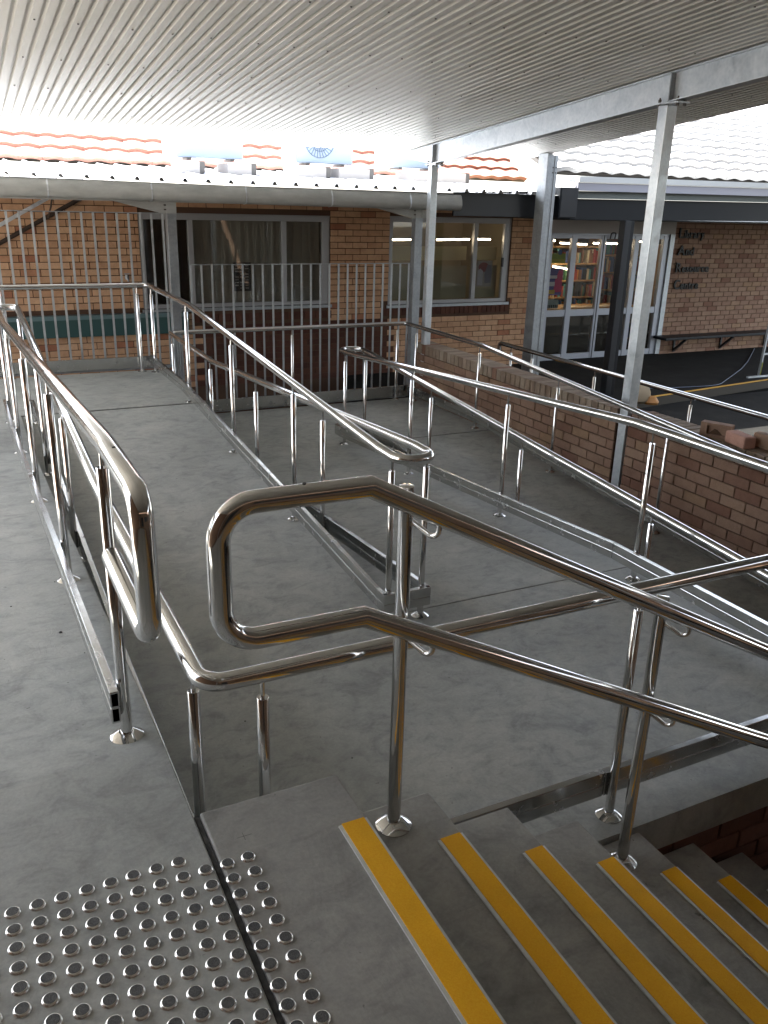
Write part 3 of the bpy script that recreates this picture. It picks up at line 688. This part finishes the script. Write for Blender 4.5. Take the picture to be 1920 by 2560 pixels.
# ------------------------------------------------------------------ classroom and library
WY = 10.25
CB = thing('classroom_building', 'orange brick classroom block with wide aluminium windows behind the fences', 'building')
ops = [(2.33,5.045,-.065,1.185),(6.0,8.19,-.10,1.20)]
mb = MB()
for x0,x1,z0,z1 in [(-2.5,2.33,-2.2,1.45),(2.33,5.045,-2.2,-.065),(2.33,5.045,1.185,1.45),(5.045,6.0,-2.2,1.45),(6.0,8.19,-2.2,-.10),(6.0,8.19,1.20,1.45),(8.19,8.93,-2.2,1.45)]:
    mb.box(x0,x1,WY+.010,WY+.24,z0,z1)
mb.obj('mortar_core', MORT, CB)
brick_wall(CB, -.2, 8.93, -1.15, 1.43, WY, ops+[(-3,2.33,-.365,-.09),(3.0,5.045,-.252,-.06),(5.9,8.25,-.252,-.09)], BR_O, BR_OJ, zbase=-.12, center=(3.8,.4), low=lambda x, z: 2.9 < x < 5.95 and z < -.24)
me = MB().box(-.038,.038,-.008,.06,-.055,.055).mesh('sill_brick', BR_D, bevel=.003)
for a, b in ((3.0,5.045),(5.9,8.25)):
    x = a+.043
    while x < b: link('sill_brick', me, CB, (x, WY-.004, -.195)); x += .086
for (x0,x1,mull,z0,z1) in [(2.33,5.045,[2.98,4.31],-.05,1.175),(6.0,8.19,[6.72,7.5],-.09,1.19)]:
    f = MB(); y0, y1 = WY+.035, WY+.095
    f.box(x0,x1,y0,y1,z1-.075,z1); f.box(x0,x1,y0,y1,z0,z0+.055); f.box(x0,x0+.07,y0,y1,z0+.055,z1-.075); f.box(x1-.12,x1,y0,y1,z0+.055,z1-.075)
    for q in mull: f.box(q,q+.07,y0-.01,y1,z0+.055,z1-.075)
    w = f.obj('window', FRAME, CB, bevel=.004)
    g_ = MB(); ed = [x0+.07]+[v for q in mull for v in (q, q+.07)]+[x1-.12]
    for a, b in zip(ed[::2], ed[1::2]): MB().box(a,b,y0+.028,y0+.033,z0+.055,z1-.075).obj('pane', GLASS, w)
    MB().box(x0-.02,x1+.02,WY-.02,WY+.034,z0-.045,z0-.004).obj('sill', GALVD, w)
    MB().box(x0,x1,WY+.03,WY+.1,z1+.002,z1+.02).obj('head_trim', FRAME, w)
    if x0 > 5: MB().box(8.035,8.065,WY-.0,WY+.035,.46,.60).obj('latch', BLACKP, w)
# things seen through the panes
def room(parent, x0, x1, z0, z1, y1, col):
    mb = MB(); y0 = WY+.245
    mb.box(x0,x1,y1,y1+.05,z0,z1); mb.box(x0-.05,x0,y0,y1,z0,z1); mb.box(x1,x1+.05,y0,y1,z0,z1); mb.box(x0,x1,y0,y1,z0-.05,z0); mb.box(x0,x1,y0,y1,z1,z1+.05)
    mb.obj('room', pcol('room paint', col, .9), parent)
room(CB, 2.0, 5.5, -1.1, 1.5, 12.6, (.34,.31,.25)); room(CB, 5.6, 8.7, -1.1, 1.5, 12.6, (.38,.34,.25))
nb = MB().box(3.60,3.86,WY+.075,WY+.078,.155,.545).obj('window_notice', BLACKP); tag(nb, 'black printed notice behind the fence pickets in the left classroom window', 'notice')
b = MB()
for r in range(9):
    for c in range(3):
        if (r*3+c) % 5: b.box(3.63+c*.072,3.63+c*.072+.05,WY+.0735,WY+.0748,.19+r*.038,.19+r*.038+.016)
b.obj('print', GREYP, nb)
cu = MB()
for i in range(91):
    x = 3.06+i*.0205; d = .012*math.sin(i*1.1); cu.box(x,x+.0207,WY+.17+d,WY+.176+d,.0,1.12)
tag(cu.obj('curtain', pcol('grey brown curtain', (.36,.35,.32), .95)), 'drawn grey brown curtain inside the wide left classroom window', 'curtain')
cu = MB().box(6.08,7.49,WY+.18,WY+.186,-.03,.47).box(7.59,8.06,WY+.18,WY+.186,-.03,.47).obj('window_blind', pcol('greenish blind', (.40,.38,.27), .9)); tag(cu, 'dull green half height blind inside the right classroom window', 'blind')
cu = MB().box(6.08,7.49,WY+.22,WY+.226,.55,.76).box(7.59,8.06,WY+.22,WY+.226,.55,.76).obj('pale_band', pcol('cream band', (.75,.66,.40), .9)); tag(cu, 'cream band of paper across the upper right classroom window', 'paper')
def batten(a, b, label):
    t = thing('ceiling_light', label, 'light', 'lit fluorescent battens indoors', tuple(a)); d = Vector(b)-Vector(a)
    MB().bar((0,0,.032), (d.x,d.y,d.z+.032), .06, .02).obj('batten', GREYP, t); tube(MB(), [(0,0,0), tuple(d)], .012, 10).obj('tube', LIT, t, True)
batten((6.10,10.62,.845),(6.55,10.62,.85),'lit tube light inside the right classroom window, left of the post')
batten((7.02,10.62,.85),(7.62,10.62,.86),'lit tube light behind the middle pane of the right classroom window')
batten((7.72,10.62,.865),(8.02,10.62,.86),'lit tube light inside the narrow sliding pane')
# poster in right window
ps = thing('window_poster', 'red and white poster inside the right sliding classroom window', 'poster', loc=(7.61,WY+.072,.15))
MB().box(0,.29,0,.002,0,.40).obj('sheet', pcol('poster paper', (.30,.29,.30)), ps)
b = MB(); b.prism([(.03+.10*math.cos(a)+.1, .30+.075*math.sin(a)) for a in [i*math.pi/8 for i in range(16)]], 'y', -.0015, -.0005); b.obj('red_print', pcol('faded red', (.22,.05,.07)), ps)
MB().prism([(.02,.02),(.12,.02),(.12,.24),(.07,.28),(.02,.25)], 'y', -.0025, -.0015).obj('white_print', pcol('print white', (.42,.45,.52)), ps)
MB().prism([(.16,.05),(.27,.06),(.29,.2),(.27,.33),(.20,.34),(.15,.2)], 'y', -.0024, -.0014).obj('blue_print', pcol('print slate', (.12,.14,.20)), ps)
# teal board on the wall
tb = MB().box(-2.4,2.9,WY-.11,WY-.005,-.365,-.145).obj('wall_board', TEAL); tag(tb, 'dark teal board running along the classroom wall behind the tall fence', 'board')
MB().box(-2.4,2.9,WY-.125,WY-.005,-.143,-.09).obj('pale_edge', TEALL, tb)
# wall tap
tp = thing('wall_tap', 'small metal tap fixed to the orange brick wall left of the window', 'tap', loc=(2.13,WY,.375))
MB().lathe((0,-.02,-.03), [(.018,0),(.022,.03),(.016,.06)], 12).obj('body', GALVD, tp, True); tube(MB(), fillet([(0,0,0),(0,-.10,0),(0,-.11,-.05)], .02), .010, 10).obj('spout', GALVD, tp, True)
MB().bar((-.035,-.05,.045),(.035,-.05,.045),.012,.012).obj('handle', GALVD, tp)
# braces at upper left
bb = MB(); bb.bar((-1.2,8.25,.10),(1.10,8.25,1.375),.035,.035); o = bb.obj('gutter_brace', GALV); tag(o, 'pale diagonal brace rising to the gutter at the upper left', 'brace')
bb = MB(); tube(bb, [(-1.2,WY-.06,-.20),(1.67,WY-.06,1.355)], .026, 10); o = bb.obj('sloping_pipe', pcol('brown pipe', (.045,.028,.02))); tag(o, 'dark brown sloping pipe on the orange brick wall', 'pipe')
bb = MB(); tube(bb, fillet([(1.10,8.25,1.37),(1.13,8.8,1.25),(1.17,9.6,1.12)], .2), .010, 8); o = bb.obj('short_cable', pcol('brown cable', (.06,.04,.03))); tag(o, 'short dark cable hanging from the top of the pale brace', 'cable')

LB = thing('library_building', 'brick library with glazed sliding doors and a wall mounted name in dark letters', 'building')
MB().box(11.66,17.5,WY+.010,WY+.24,-2.2,1.45).box(8.95,11.66,WY+.010,WY+.24,1.205,1.45).obj('mortar_core', MORT, LB)
brick_wall(LB, 11.66, 15.6, -1.15, 1.25, WY, [], BR_T, BR_TJ, zbase=-.12, center=(13.0,.1))
# door set
ds = MB(); y0, y1 = WY+.02, WY+.09
ds.box(8.95,11.66,y0,y1,.955,.985)
for x0, x1 in ((8.95,9.03),(9.42,9.53),(10.045,10.145),(10.78,10.88),(11.44,11.56)): ds.box(x0,x1,y0,y1,-1.12,.955)
for x0, x1 in ((9.03,9.42),(9.53,10.045),(10.145,10.78),(10.88,11.44)): ds.box(x0,x1,y0+.01,y1-.01,-.375,-.265); ds.box(x0,x1,y0+.01,y1-.01,-1.12,-1.02); ds.box(x0,x1,y0+.01,y1-.01,.90,.955)
dr = ds.obj('door_frame', DFRAME, LB, bevel=.004)
MB().box(8.95,11.66,WY-.005,WY+.10,.987,1.20).obj('header_panel', CREAM, dr); MB().box(10.08,10.10,y0-.004,y0,-1.12,.955).obj('door_gap', BLACKP, dr)
MB().box(11.56,11.66,WY-.01,WY+.2,-1.12,.985).obj('jamb', GALVD, dr)
for x0, x1 in ((9.03,9.42),(9.53,10.045),(10.145,10.78),(10.88,11.44)):
    MB().box(x0,x1,y0+.033,y0+.038,-.265,.90).obj('pane', GLASS, dr); MB().box(x0,x1,y0+.033,y0+.038,-1.02,-.375).obj('pane', GLASS, dr)
tube(MB(), fillet([(10.20,WY,.90),(10.20,WY-.02,1.0),(10.30,WY-.02,1.0),(10.30,WY,.90)], .03), .012, 8).obj('door_sensor', BLACKP, dr)
WARM = (.45,.30,.16)
room(LB, 8.9, 15.0, -1.13, 1.35, 13.6, (.30,.21,.13))
# shelves with books
BC = [pcol('book %s' % n, c, .7) for n, c in (('red', (.30,.05,.04)), ('blue', (.05,.09,.22)), ('green', (.06,.16,.08)), ('cream', (.55,.48,.34)), ('brown', (.20,.10,.05)), ('black', (.03,.03,.03)), ('orange', (.5,.22,.05)), ('teal', (.06,.22,.22)))]
WOOD = pcol('shelf wood', (.42,.25,.11), .6)
bmesh_ = [MB().box(0,1,0,1,0,1).mesh('book', m) for m in BC]
def bookcase(x0, x1, y, z0, z1, n, label, fill=.9):
    t = thing('bookcase', label, 'bookcase', 'library bookcases', (x0, y, z0)); w = x1-x0
    MB().box(0,.03,0,.3,0,z1-z0).box(w-.03,w,0,.3,0,z1-z0).box(0,w,.29,.31,0,z1-z0).obj('case', WOOD, t)
    hs = (z1-z0)/n
    for i in range(n+1): MB().box(.03,w-.03,0,.29,i*hs-.012,i*hs+.012).obj('shelf', WOOD, t)
    bk = bpy.data.objects.new('row_of_books', None)
    for i in range(n):
        x = .04
        while x < w-.08:
            bw = random.uniform(.022,.055)
            if random.random() < fill:
                o = link('book', random.choice(bmesh_), t, (x, random.uniform(.0,.05), i*hs+.013)); o.scale = (bw*.93, .2, hs*random.uniform(.55,.86))
            x += bw
bookcase(9.9, 11.2, 11.5, -1.12, .70, 6, 'tall bookcase of dark books behind the left sliding library door')
bookcase(11.35, 12.6, 11.9, -1.12, .85, 6, 'bookcase behind the right sliding library door')
bookcase(12.3, 13.8, 11.1, -.4, .75, 4, 'bookcase seen through the far right door pane', .8)
hp = MB().box(9.0,9.55,10.95,11.0,-1.1,1.1).obj('timber_panel', WOOD); tag(hp, 'warm timber panel behind the leftmost library door pane', 'panel')
for (x0,x1,z0,z1,c,lab) in [(9.03,9.34,-.02,.42,(.07,.08,.30),'pink and blue poster taped inside the leftmost library pane'),(9.06,9.36,.50,.66,(.25,.36,.05),'green and yellow picture strip above the pink poster'),(9.02,9.30,-.24,-.09,(.25,.30,.30),'pale leaflet grid below the pink poster')]:
    t = thing('poster', lab, 'poster', 'posters in the library entrance', (x0, WY+.085, z0)); w, h = x1-x0, z1-z0
    MB().box(0,w,0,.002,0,h).obj('sheet', pcol('poster ground', c), t)
    if h > .4:
        MB().prism([(w*.45,.05),(w,.05),(w,h-.03),(w*.72,h-.03),(w*.5,h*.55)], 'y', -.002, -.001).obj('pink_print', pcol('magenta print', (.55,.04,.17)), t)
        MB().box(.0,w*.55,-.0025,-.0012,.02,.09).obj('yellow_print', pcol('poster yellow', (.5,.36,.06)), t)
        MB().box(.02,w*.62,-.004,-.003,h*.62,h*.74).obj('white_bar', pcol('poster white', (.6,.58,.66)), t); MB().box(.02,w*.5,-.004,-.003,h*.34,h*.5).obj('white_bar', pcol('poster white b', (.6,.58,.66)), t)
    elif z0 > .4:
        MB().box(0,w,-.002,-.001,.0,h*.45).obj('yellow_print', pcol('lime print', (.42,.44,.06)), t)
        MB().prism([(w*.6+.045*math.cos(a), h+.02+.045*math.sin(a)) for a in [i*math.pi/8 for i in range(16)]], 'y', -.004, -.003).obj('blue_disc', pcol('blue disc', (.03,.10,.28)), t)
    else:
        for q in range(7): MB().box(.02+q*.038,.045+q*.038,-.002,-.001,.01,.06).obj('leaflet', BC[5], t)
tbt = thing('library_table', 'long table spread with pale papers inside the library doors', 'table', loc=(9.1,10.62,-1.12))
MB().box(0,2.35,0,.55,.80,.83).obj('table_top', WOOD, tbt)
MB().box(.0,2.3,.30,.34,0,.80).obj('front_panel', pcol('dark panel', (.05,.04,.03)), tbt)
for x in (.02,2.2):
    for y in (.04,.47): MB().box(x,x+.05,y,y+.05,0,.80).obj('leg', pcol('dark leg', (.05,.04,.03)), tbt)
for i, (x,y,w,h,r) in enumerate([(.05,.05,.2,.14,.2),(.28,.10,.12,.10,-.3),(.62,.04,.24,.17,.4),(.86,.08,.22,.15,-.5),(1.05,.05,.2,.16,.1),(1.32,.06,.24,.15,-.2),(1.55,.10,.2,.16,.3)]):
    t = MB().box(-w/2,w/2,-h/2,h/2,0,.012).obj('paper_stack', pcol('paper', (.85,.74,.56), .8)); t.location = (9.1+x+w/2, 10.62+y+h/2, -.289); t.rotation_euler = (0,0,r)
    tag(t, ['small paper pile at the left end of the library table','tiny paper pile beside the leftmost one on the library table','open paper behind the left door frame on the table','slanted white paper mid table inside the left sliding door','paper stack just left of the sliding door join','paper pile behind the right sliding door, left part','paper pile behind the right sliding door beside the dark column'][i], 'paper', 'papers on the library table')
for a, b, lab in [((9.05,10.72,.845),(9.40,10.72,.845),'lit tube light behind the leftmost library pane'),((9.62,10.85,.80),(10.20,10.85,.775),'lit tube light behind the left sliding library door'),((10.35,10.85,.80),(10.95,10.85,.79),'lit tube light behind the right sliding library door'),((11.35,10.85,.83),(11.65,10.85,.82),'lit tube light behind the far right library pane'),((9.85,11.3,.37),(10.30,11.3,.30),'short lit tube light low behind the left sliding door')]:
    batten(a, b, lab)
# eave and fascia of the library verandah
LF = thing('library_fascia', 'charcoal fascia and pale gutter along the library verandah edge', 'fascia')
def skew(x0, x1, za0, za1, zb0, zb1, y0, y1):
    return MB().hexa([(x0,y0,za0),(x1,y0,zb0),(x1,y1,zb0),(x0,y1,za0),(x0,y0,za1),(x1,y0,zb1),(x1,y1,zb1),(x0,y1,za1)])
skew(7.42,17,1.245,1.505,1.33,1.59,7.84,7.88).obj('dark_band', DARKF, LF)
skew(7.42,17,1.507,1.60,1.592,1.69,7.80,7.84).obj('green_grey_strip', pcol('green grey', (.13,.15,.14)), LF)
skew(7.42,17,1.602,1.700,1.66,1.775,7.74,7.80).obj('gutter_face', pcol('lilac grey', (.34,.34,.38), .4), LF)
skew(7.42,17,1.705,1.775,1.78,1.85,7.72,7.92).obj('gutter_lip', pcol('pale lip', (.55,.56,.54), .5), LF)
MB().box(7.12,7.41,7.70,7.90,1.262,1.635).obj('end_block', DARKF, LF, bevel=.01)
MB().box(7.14,7.40,7.694,7.699,1.28,1.62).obj('end_cover', BLACKP, LF)
skew(5.64,7.11,1.265,1.535,1.268,1.585,7.82,7.86).obj('link_band', BLACKP, LF)
MB().box(7.12,17,7.90,10.24,1.24,1.26).obj('verandah_soffit', DARKF, LF)
t = thing('verandah_column', 'near black square column in front of the library doors', 'column', loc=(8.31,7.76,-1.25))
MB().box(-.065,.035,-.06,.06,0,2.50).obj('shaft', BLACKP, t, bevel=.004); MB().box(.037,.10,-.05,.06,0,2.50).obj('side_leg', DARKF, t, bevel=.003)
# letters
SG = thing('library_sign', 'dark raised letters reading Library And Resource Centre on the brick wall', 'sign', loc=(0,0,0))
LETM = mat('dark letter metal', (.012,.011,.010), .5, 0, spec=.3)
def letter_mesh(ch, size):
    c = bpy.data.curves.new('letter', 'FONT'); c.body = ch; c.size = size; c.extrude = .012; c.offset = .0030
    o = bpy.data.objects.new('tmp', c); COL.objects.link(o)
    bpy.context.view_layer.update(); me = bpy.data.meshes.new_from_object(o.evaluated_get(bpy.context.evaluated_depsgraph_get()))
    COL.objects.unlink(o); bpy.data.objects.remove(o)
    xs = [v.co.x for v in me.vertices]; x0, x1 = min(xs), max(xs)
    for v in me.vertices: v.co = Vector(((v.co.x-x0), -v.co.z, v.co.y))
    me.materials.clear(); me.materials.append(LETM); return me, x1-x0
for word, z, x0, x1 in [('Library', .93, 11.74, 12.34), ('And', .632, 11.75, 12.14), ('Resource', .338, 11.765, 12.57), ('Centre', .04, 11.775, 12.37)]:
    ls = [letter_mesh(ch, .240 if i == 0 else .195) for i, ch in enumerate(word)]
    gap = .019; k = (x1-x0-gap*(len(ls)-1))/sum(w for _, w in ls); x = x0
    for me, w in ls:
        o = link('letter', me, SG, (x, WY-.022, z)); o.scale = (k, 1, 1); x += w*k+gap
# bench
bn = thing('wall_bench', 'dark blue grey plank bench bracketed to the library wall', 'bench', loc=(11.45,9.90,-.78))
MB().box(0,3.4,0,.33,-.045,0).obj('seat', DARKF, bn, bevel=.006)
for x in (.55,1.75,2.95): MB().bar((x,.34,-.30),(x,.06,-.05),.045,.035).obj('bracket', BLACKP, bn); MB().box(x-.02,x+.02,.325,.345,-.32,-.05).obj('bracket', BLACKP, bn)
# step ladder / trestle at the right edge
ld = thing('folding_trestle', 'grey metal trestle with a yellow green paint stained leg at the right edge', 'trestle', loc=(11.70,8.0,-1.13))
MB().bar((0,0,.02),(.04,.0,1.1),.035,.03).obj('leg', GALVD, ld); MB().bar((.62,0,.02),(.58,.0,1.1),.035,.03).obj('leg', GALVD, ld)
MB().bar((.02,0,.37),(.6,0,.37),.025,.03).obj('rung', GALVD, ld); MB().bar((.03,0,.75),(.59,0,.75),.025,.03).obj('rung', GALVD, ld)
MB().bar((-.28,-.02,.012),(.8,-.02,.012),.04,.024).obj('foot_bar', GALV, ld)
MB().bar((.001,-.016,.03),(.012,-.016,.24),.028,.004).obj('paint_stain', pcol('yellow green paint', (.30,.33,.04)), ld)
cb = tube(MB(), fillet([(14.0,10.1,-1.12),(12.675,9.086,-1.12),(11.946,8.576,-1.12),(10.504,7.70,-1.12),(10.214,7.69,-1.12),(9.7,7.76,-1.12),(9.0,7.9,-1.12)], .6), .007, 8).obj('power_cable', pcol('blue grey cable', (.10,.12,.17))); tag(cb, 'thin blue grey cable curving across the dark footpath from the trestle', 'cable')
# sack and orange cone base by the column
sk = thing('rubble_sack', 'tan lumpy sack beside the near black column, partly behind the square post', 'sack', loc=(8.42,7.22,-1.13))
mb = MB(); ring = []
mb.lathe((0,0,0), [(.15,0),(.20,.05),(.19,.14),(.12,.22),(.04,.245)], 14); mb.v = [(x*(1+.12*math.sin(3*z*20+x*17)), y*.8, z*(1+.15*math.sin(x*15))) for x, y, z in mb.v]
mb.obj('sack_body', pcol('tan sacking', (.33,.26,.17), .95), sk, True); MB().lathe((.12,-.13,0), [(.10,0),(.11,.03),(.06,.10)], 12).obj('orange_cover', pcol('orange cloth', (.38,.17,.04)), sk, True)

# ------------------------------------------------------------------ unseen masses around the camera: mirrored in the steel, and blocking sky and sun
rb = thing('rear_building', 'brown brick building behind the stairs outside the picture', 'building')  # inferred from brown reflections; widened and raised to block light from behind
MB().box(-4.6,12.0,-5.3,-4.9,-2.1,3.6).obj('wall', brickmat('brown brick', True, [(0,(.24,.155,.105)),(1,(.24,.155,.105))]), rb)
MB().box(-.9,.7,-4.89,-4.86,0,2.1).obj('door', DARKF, rb); MB().box(1.6,4.6,-4.89,-4.86,.9,2.1).obj('window', BLACKP, rb); MB().box(5.4,8.0,-4.89,-4.86,.9,2.1).obj('window', BLACKP, rb)

lb = thing('left_sky_blocker', 'unseen brown brick block added left of the walkway to hold back skylight', 'building')  # added unseen block: cuts skylight near the camera and browns the steel reflections
MB().box(-5,-2.05,-4.88,.9,-2.1,3.1).obj('wall', BR_TJ, lb); MB().box(-5.2,-2.3,-4.9,1.0,3.1,3.25).obj('roof', GREYP, lb)
cv = thing('courtyard_light_blocker', 'unseen flat cover added over the right courtyard to block sun and skylight', 'roof')  # added unseen cover, outlined to keep sun and sky off the right side
MB().prism([(7.15,-4.8),(17,-4.8),(17,7.2),(13.5,7.2),(9.4,4.4),(7.15,3.1)], 'z', 2.75, 2.85).obj('blocker_sheet', SHEET, cv); MB().box(15.7,15.8,-4.8,2.6,-1.25,2.75).obj('end_wall', BR_TJ, cv)

# ------------------------------------------------------------------ render settings
SC.render.engine = 'CYCLES'
SC.cycles.max_bounces = 10; SC.cycles.diffuse_bounces = 5; SC.cycles.glossy_bounces = 6; SC.cycles.transparent_max_bounces = 12
SC.cycles.sample_clamp_indirect = 8; SC.cycles.caustics_reflective = False; SC.cycles.caustics_refractive = False
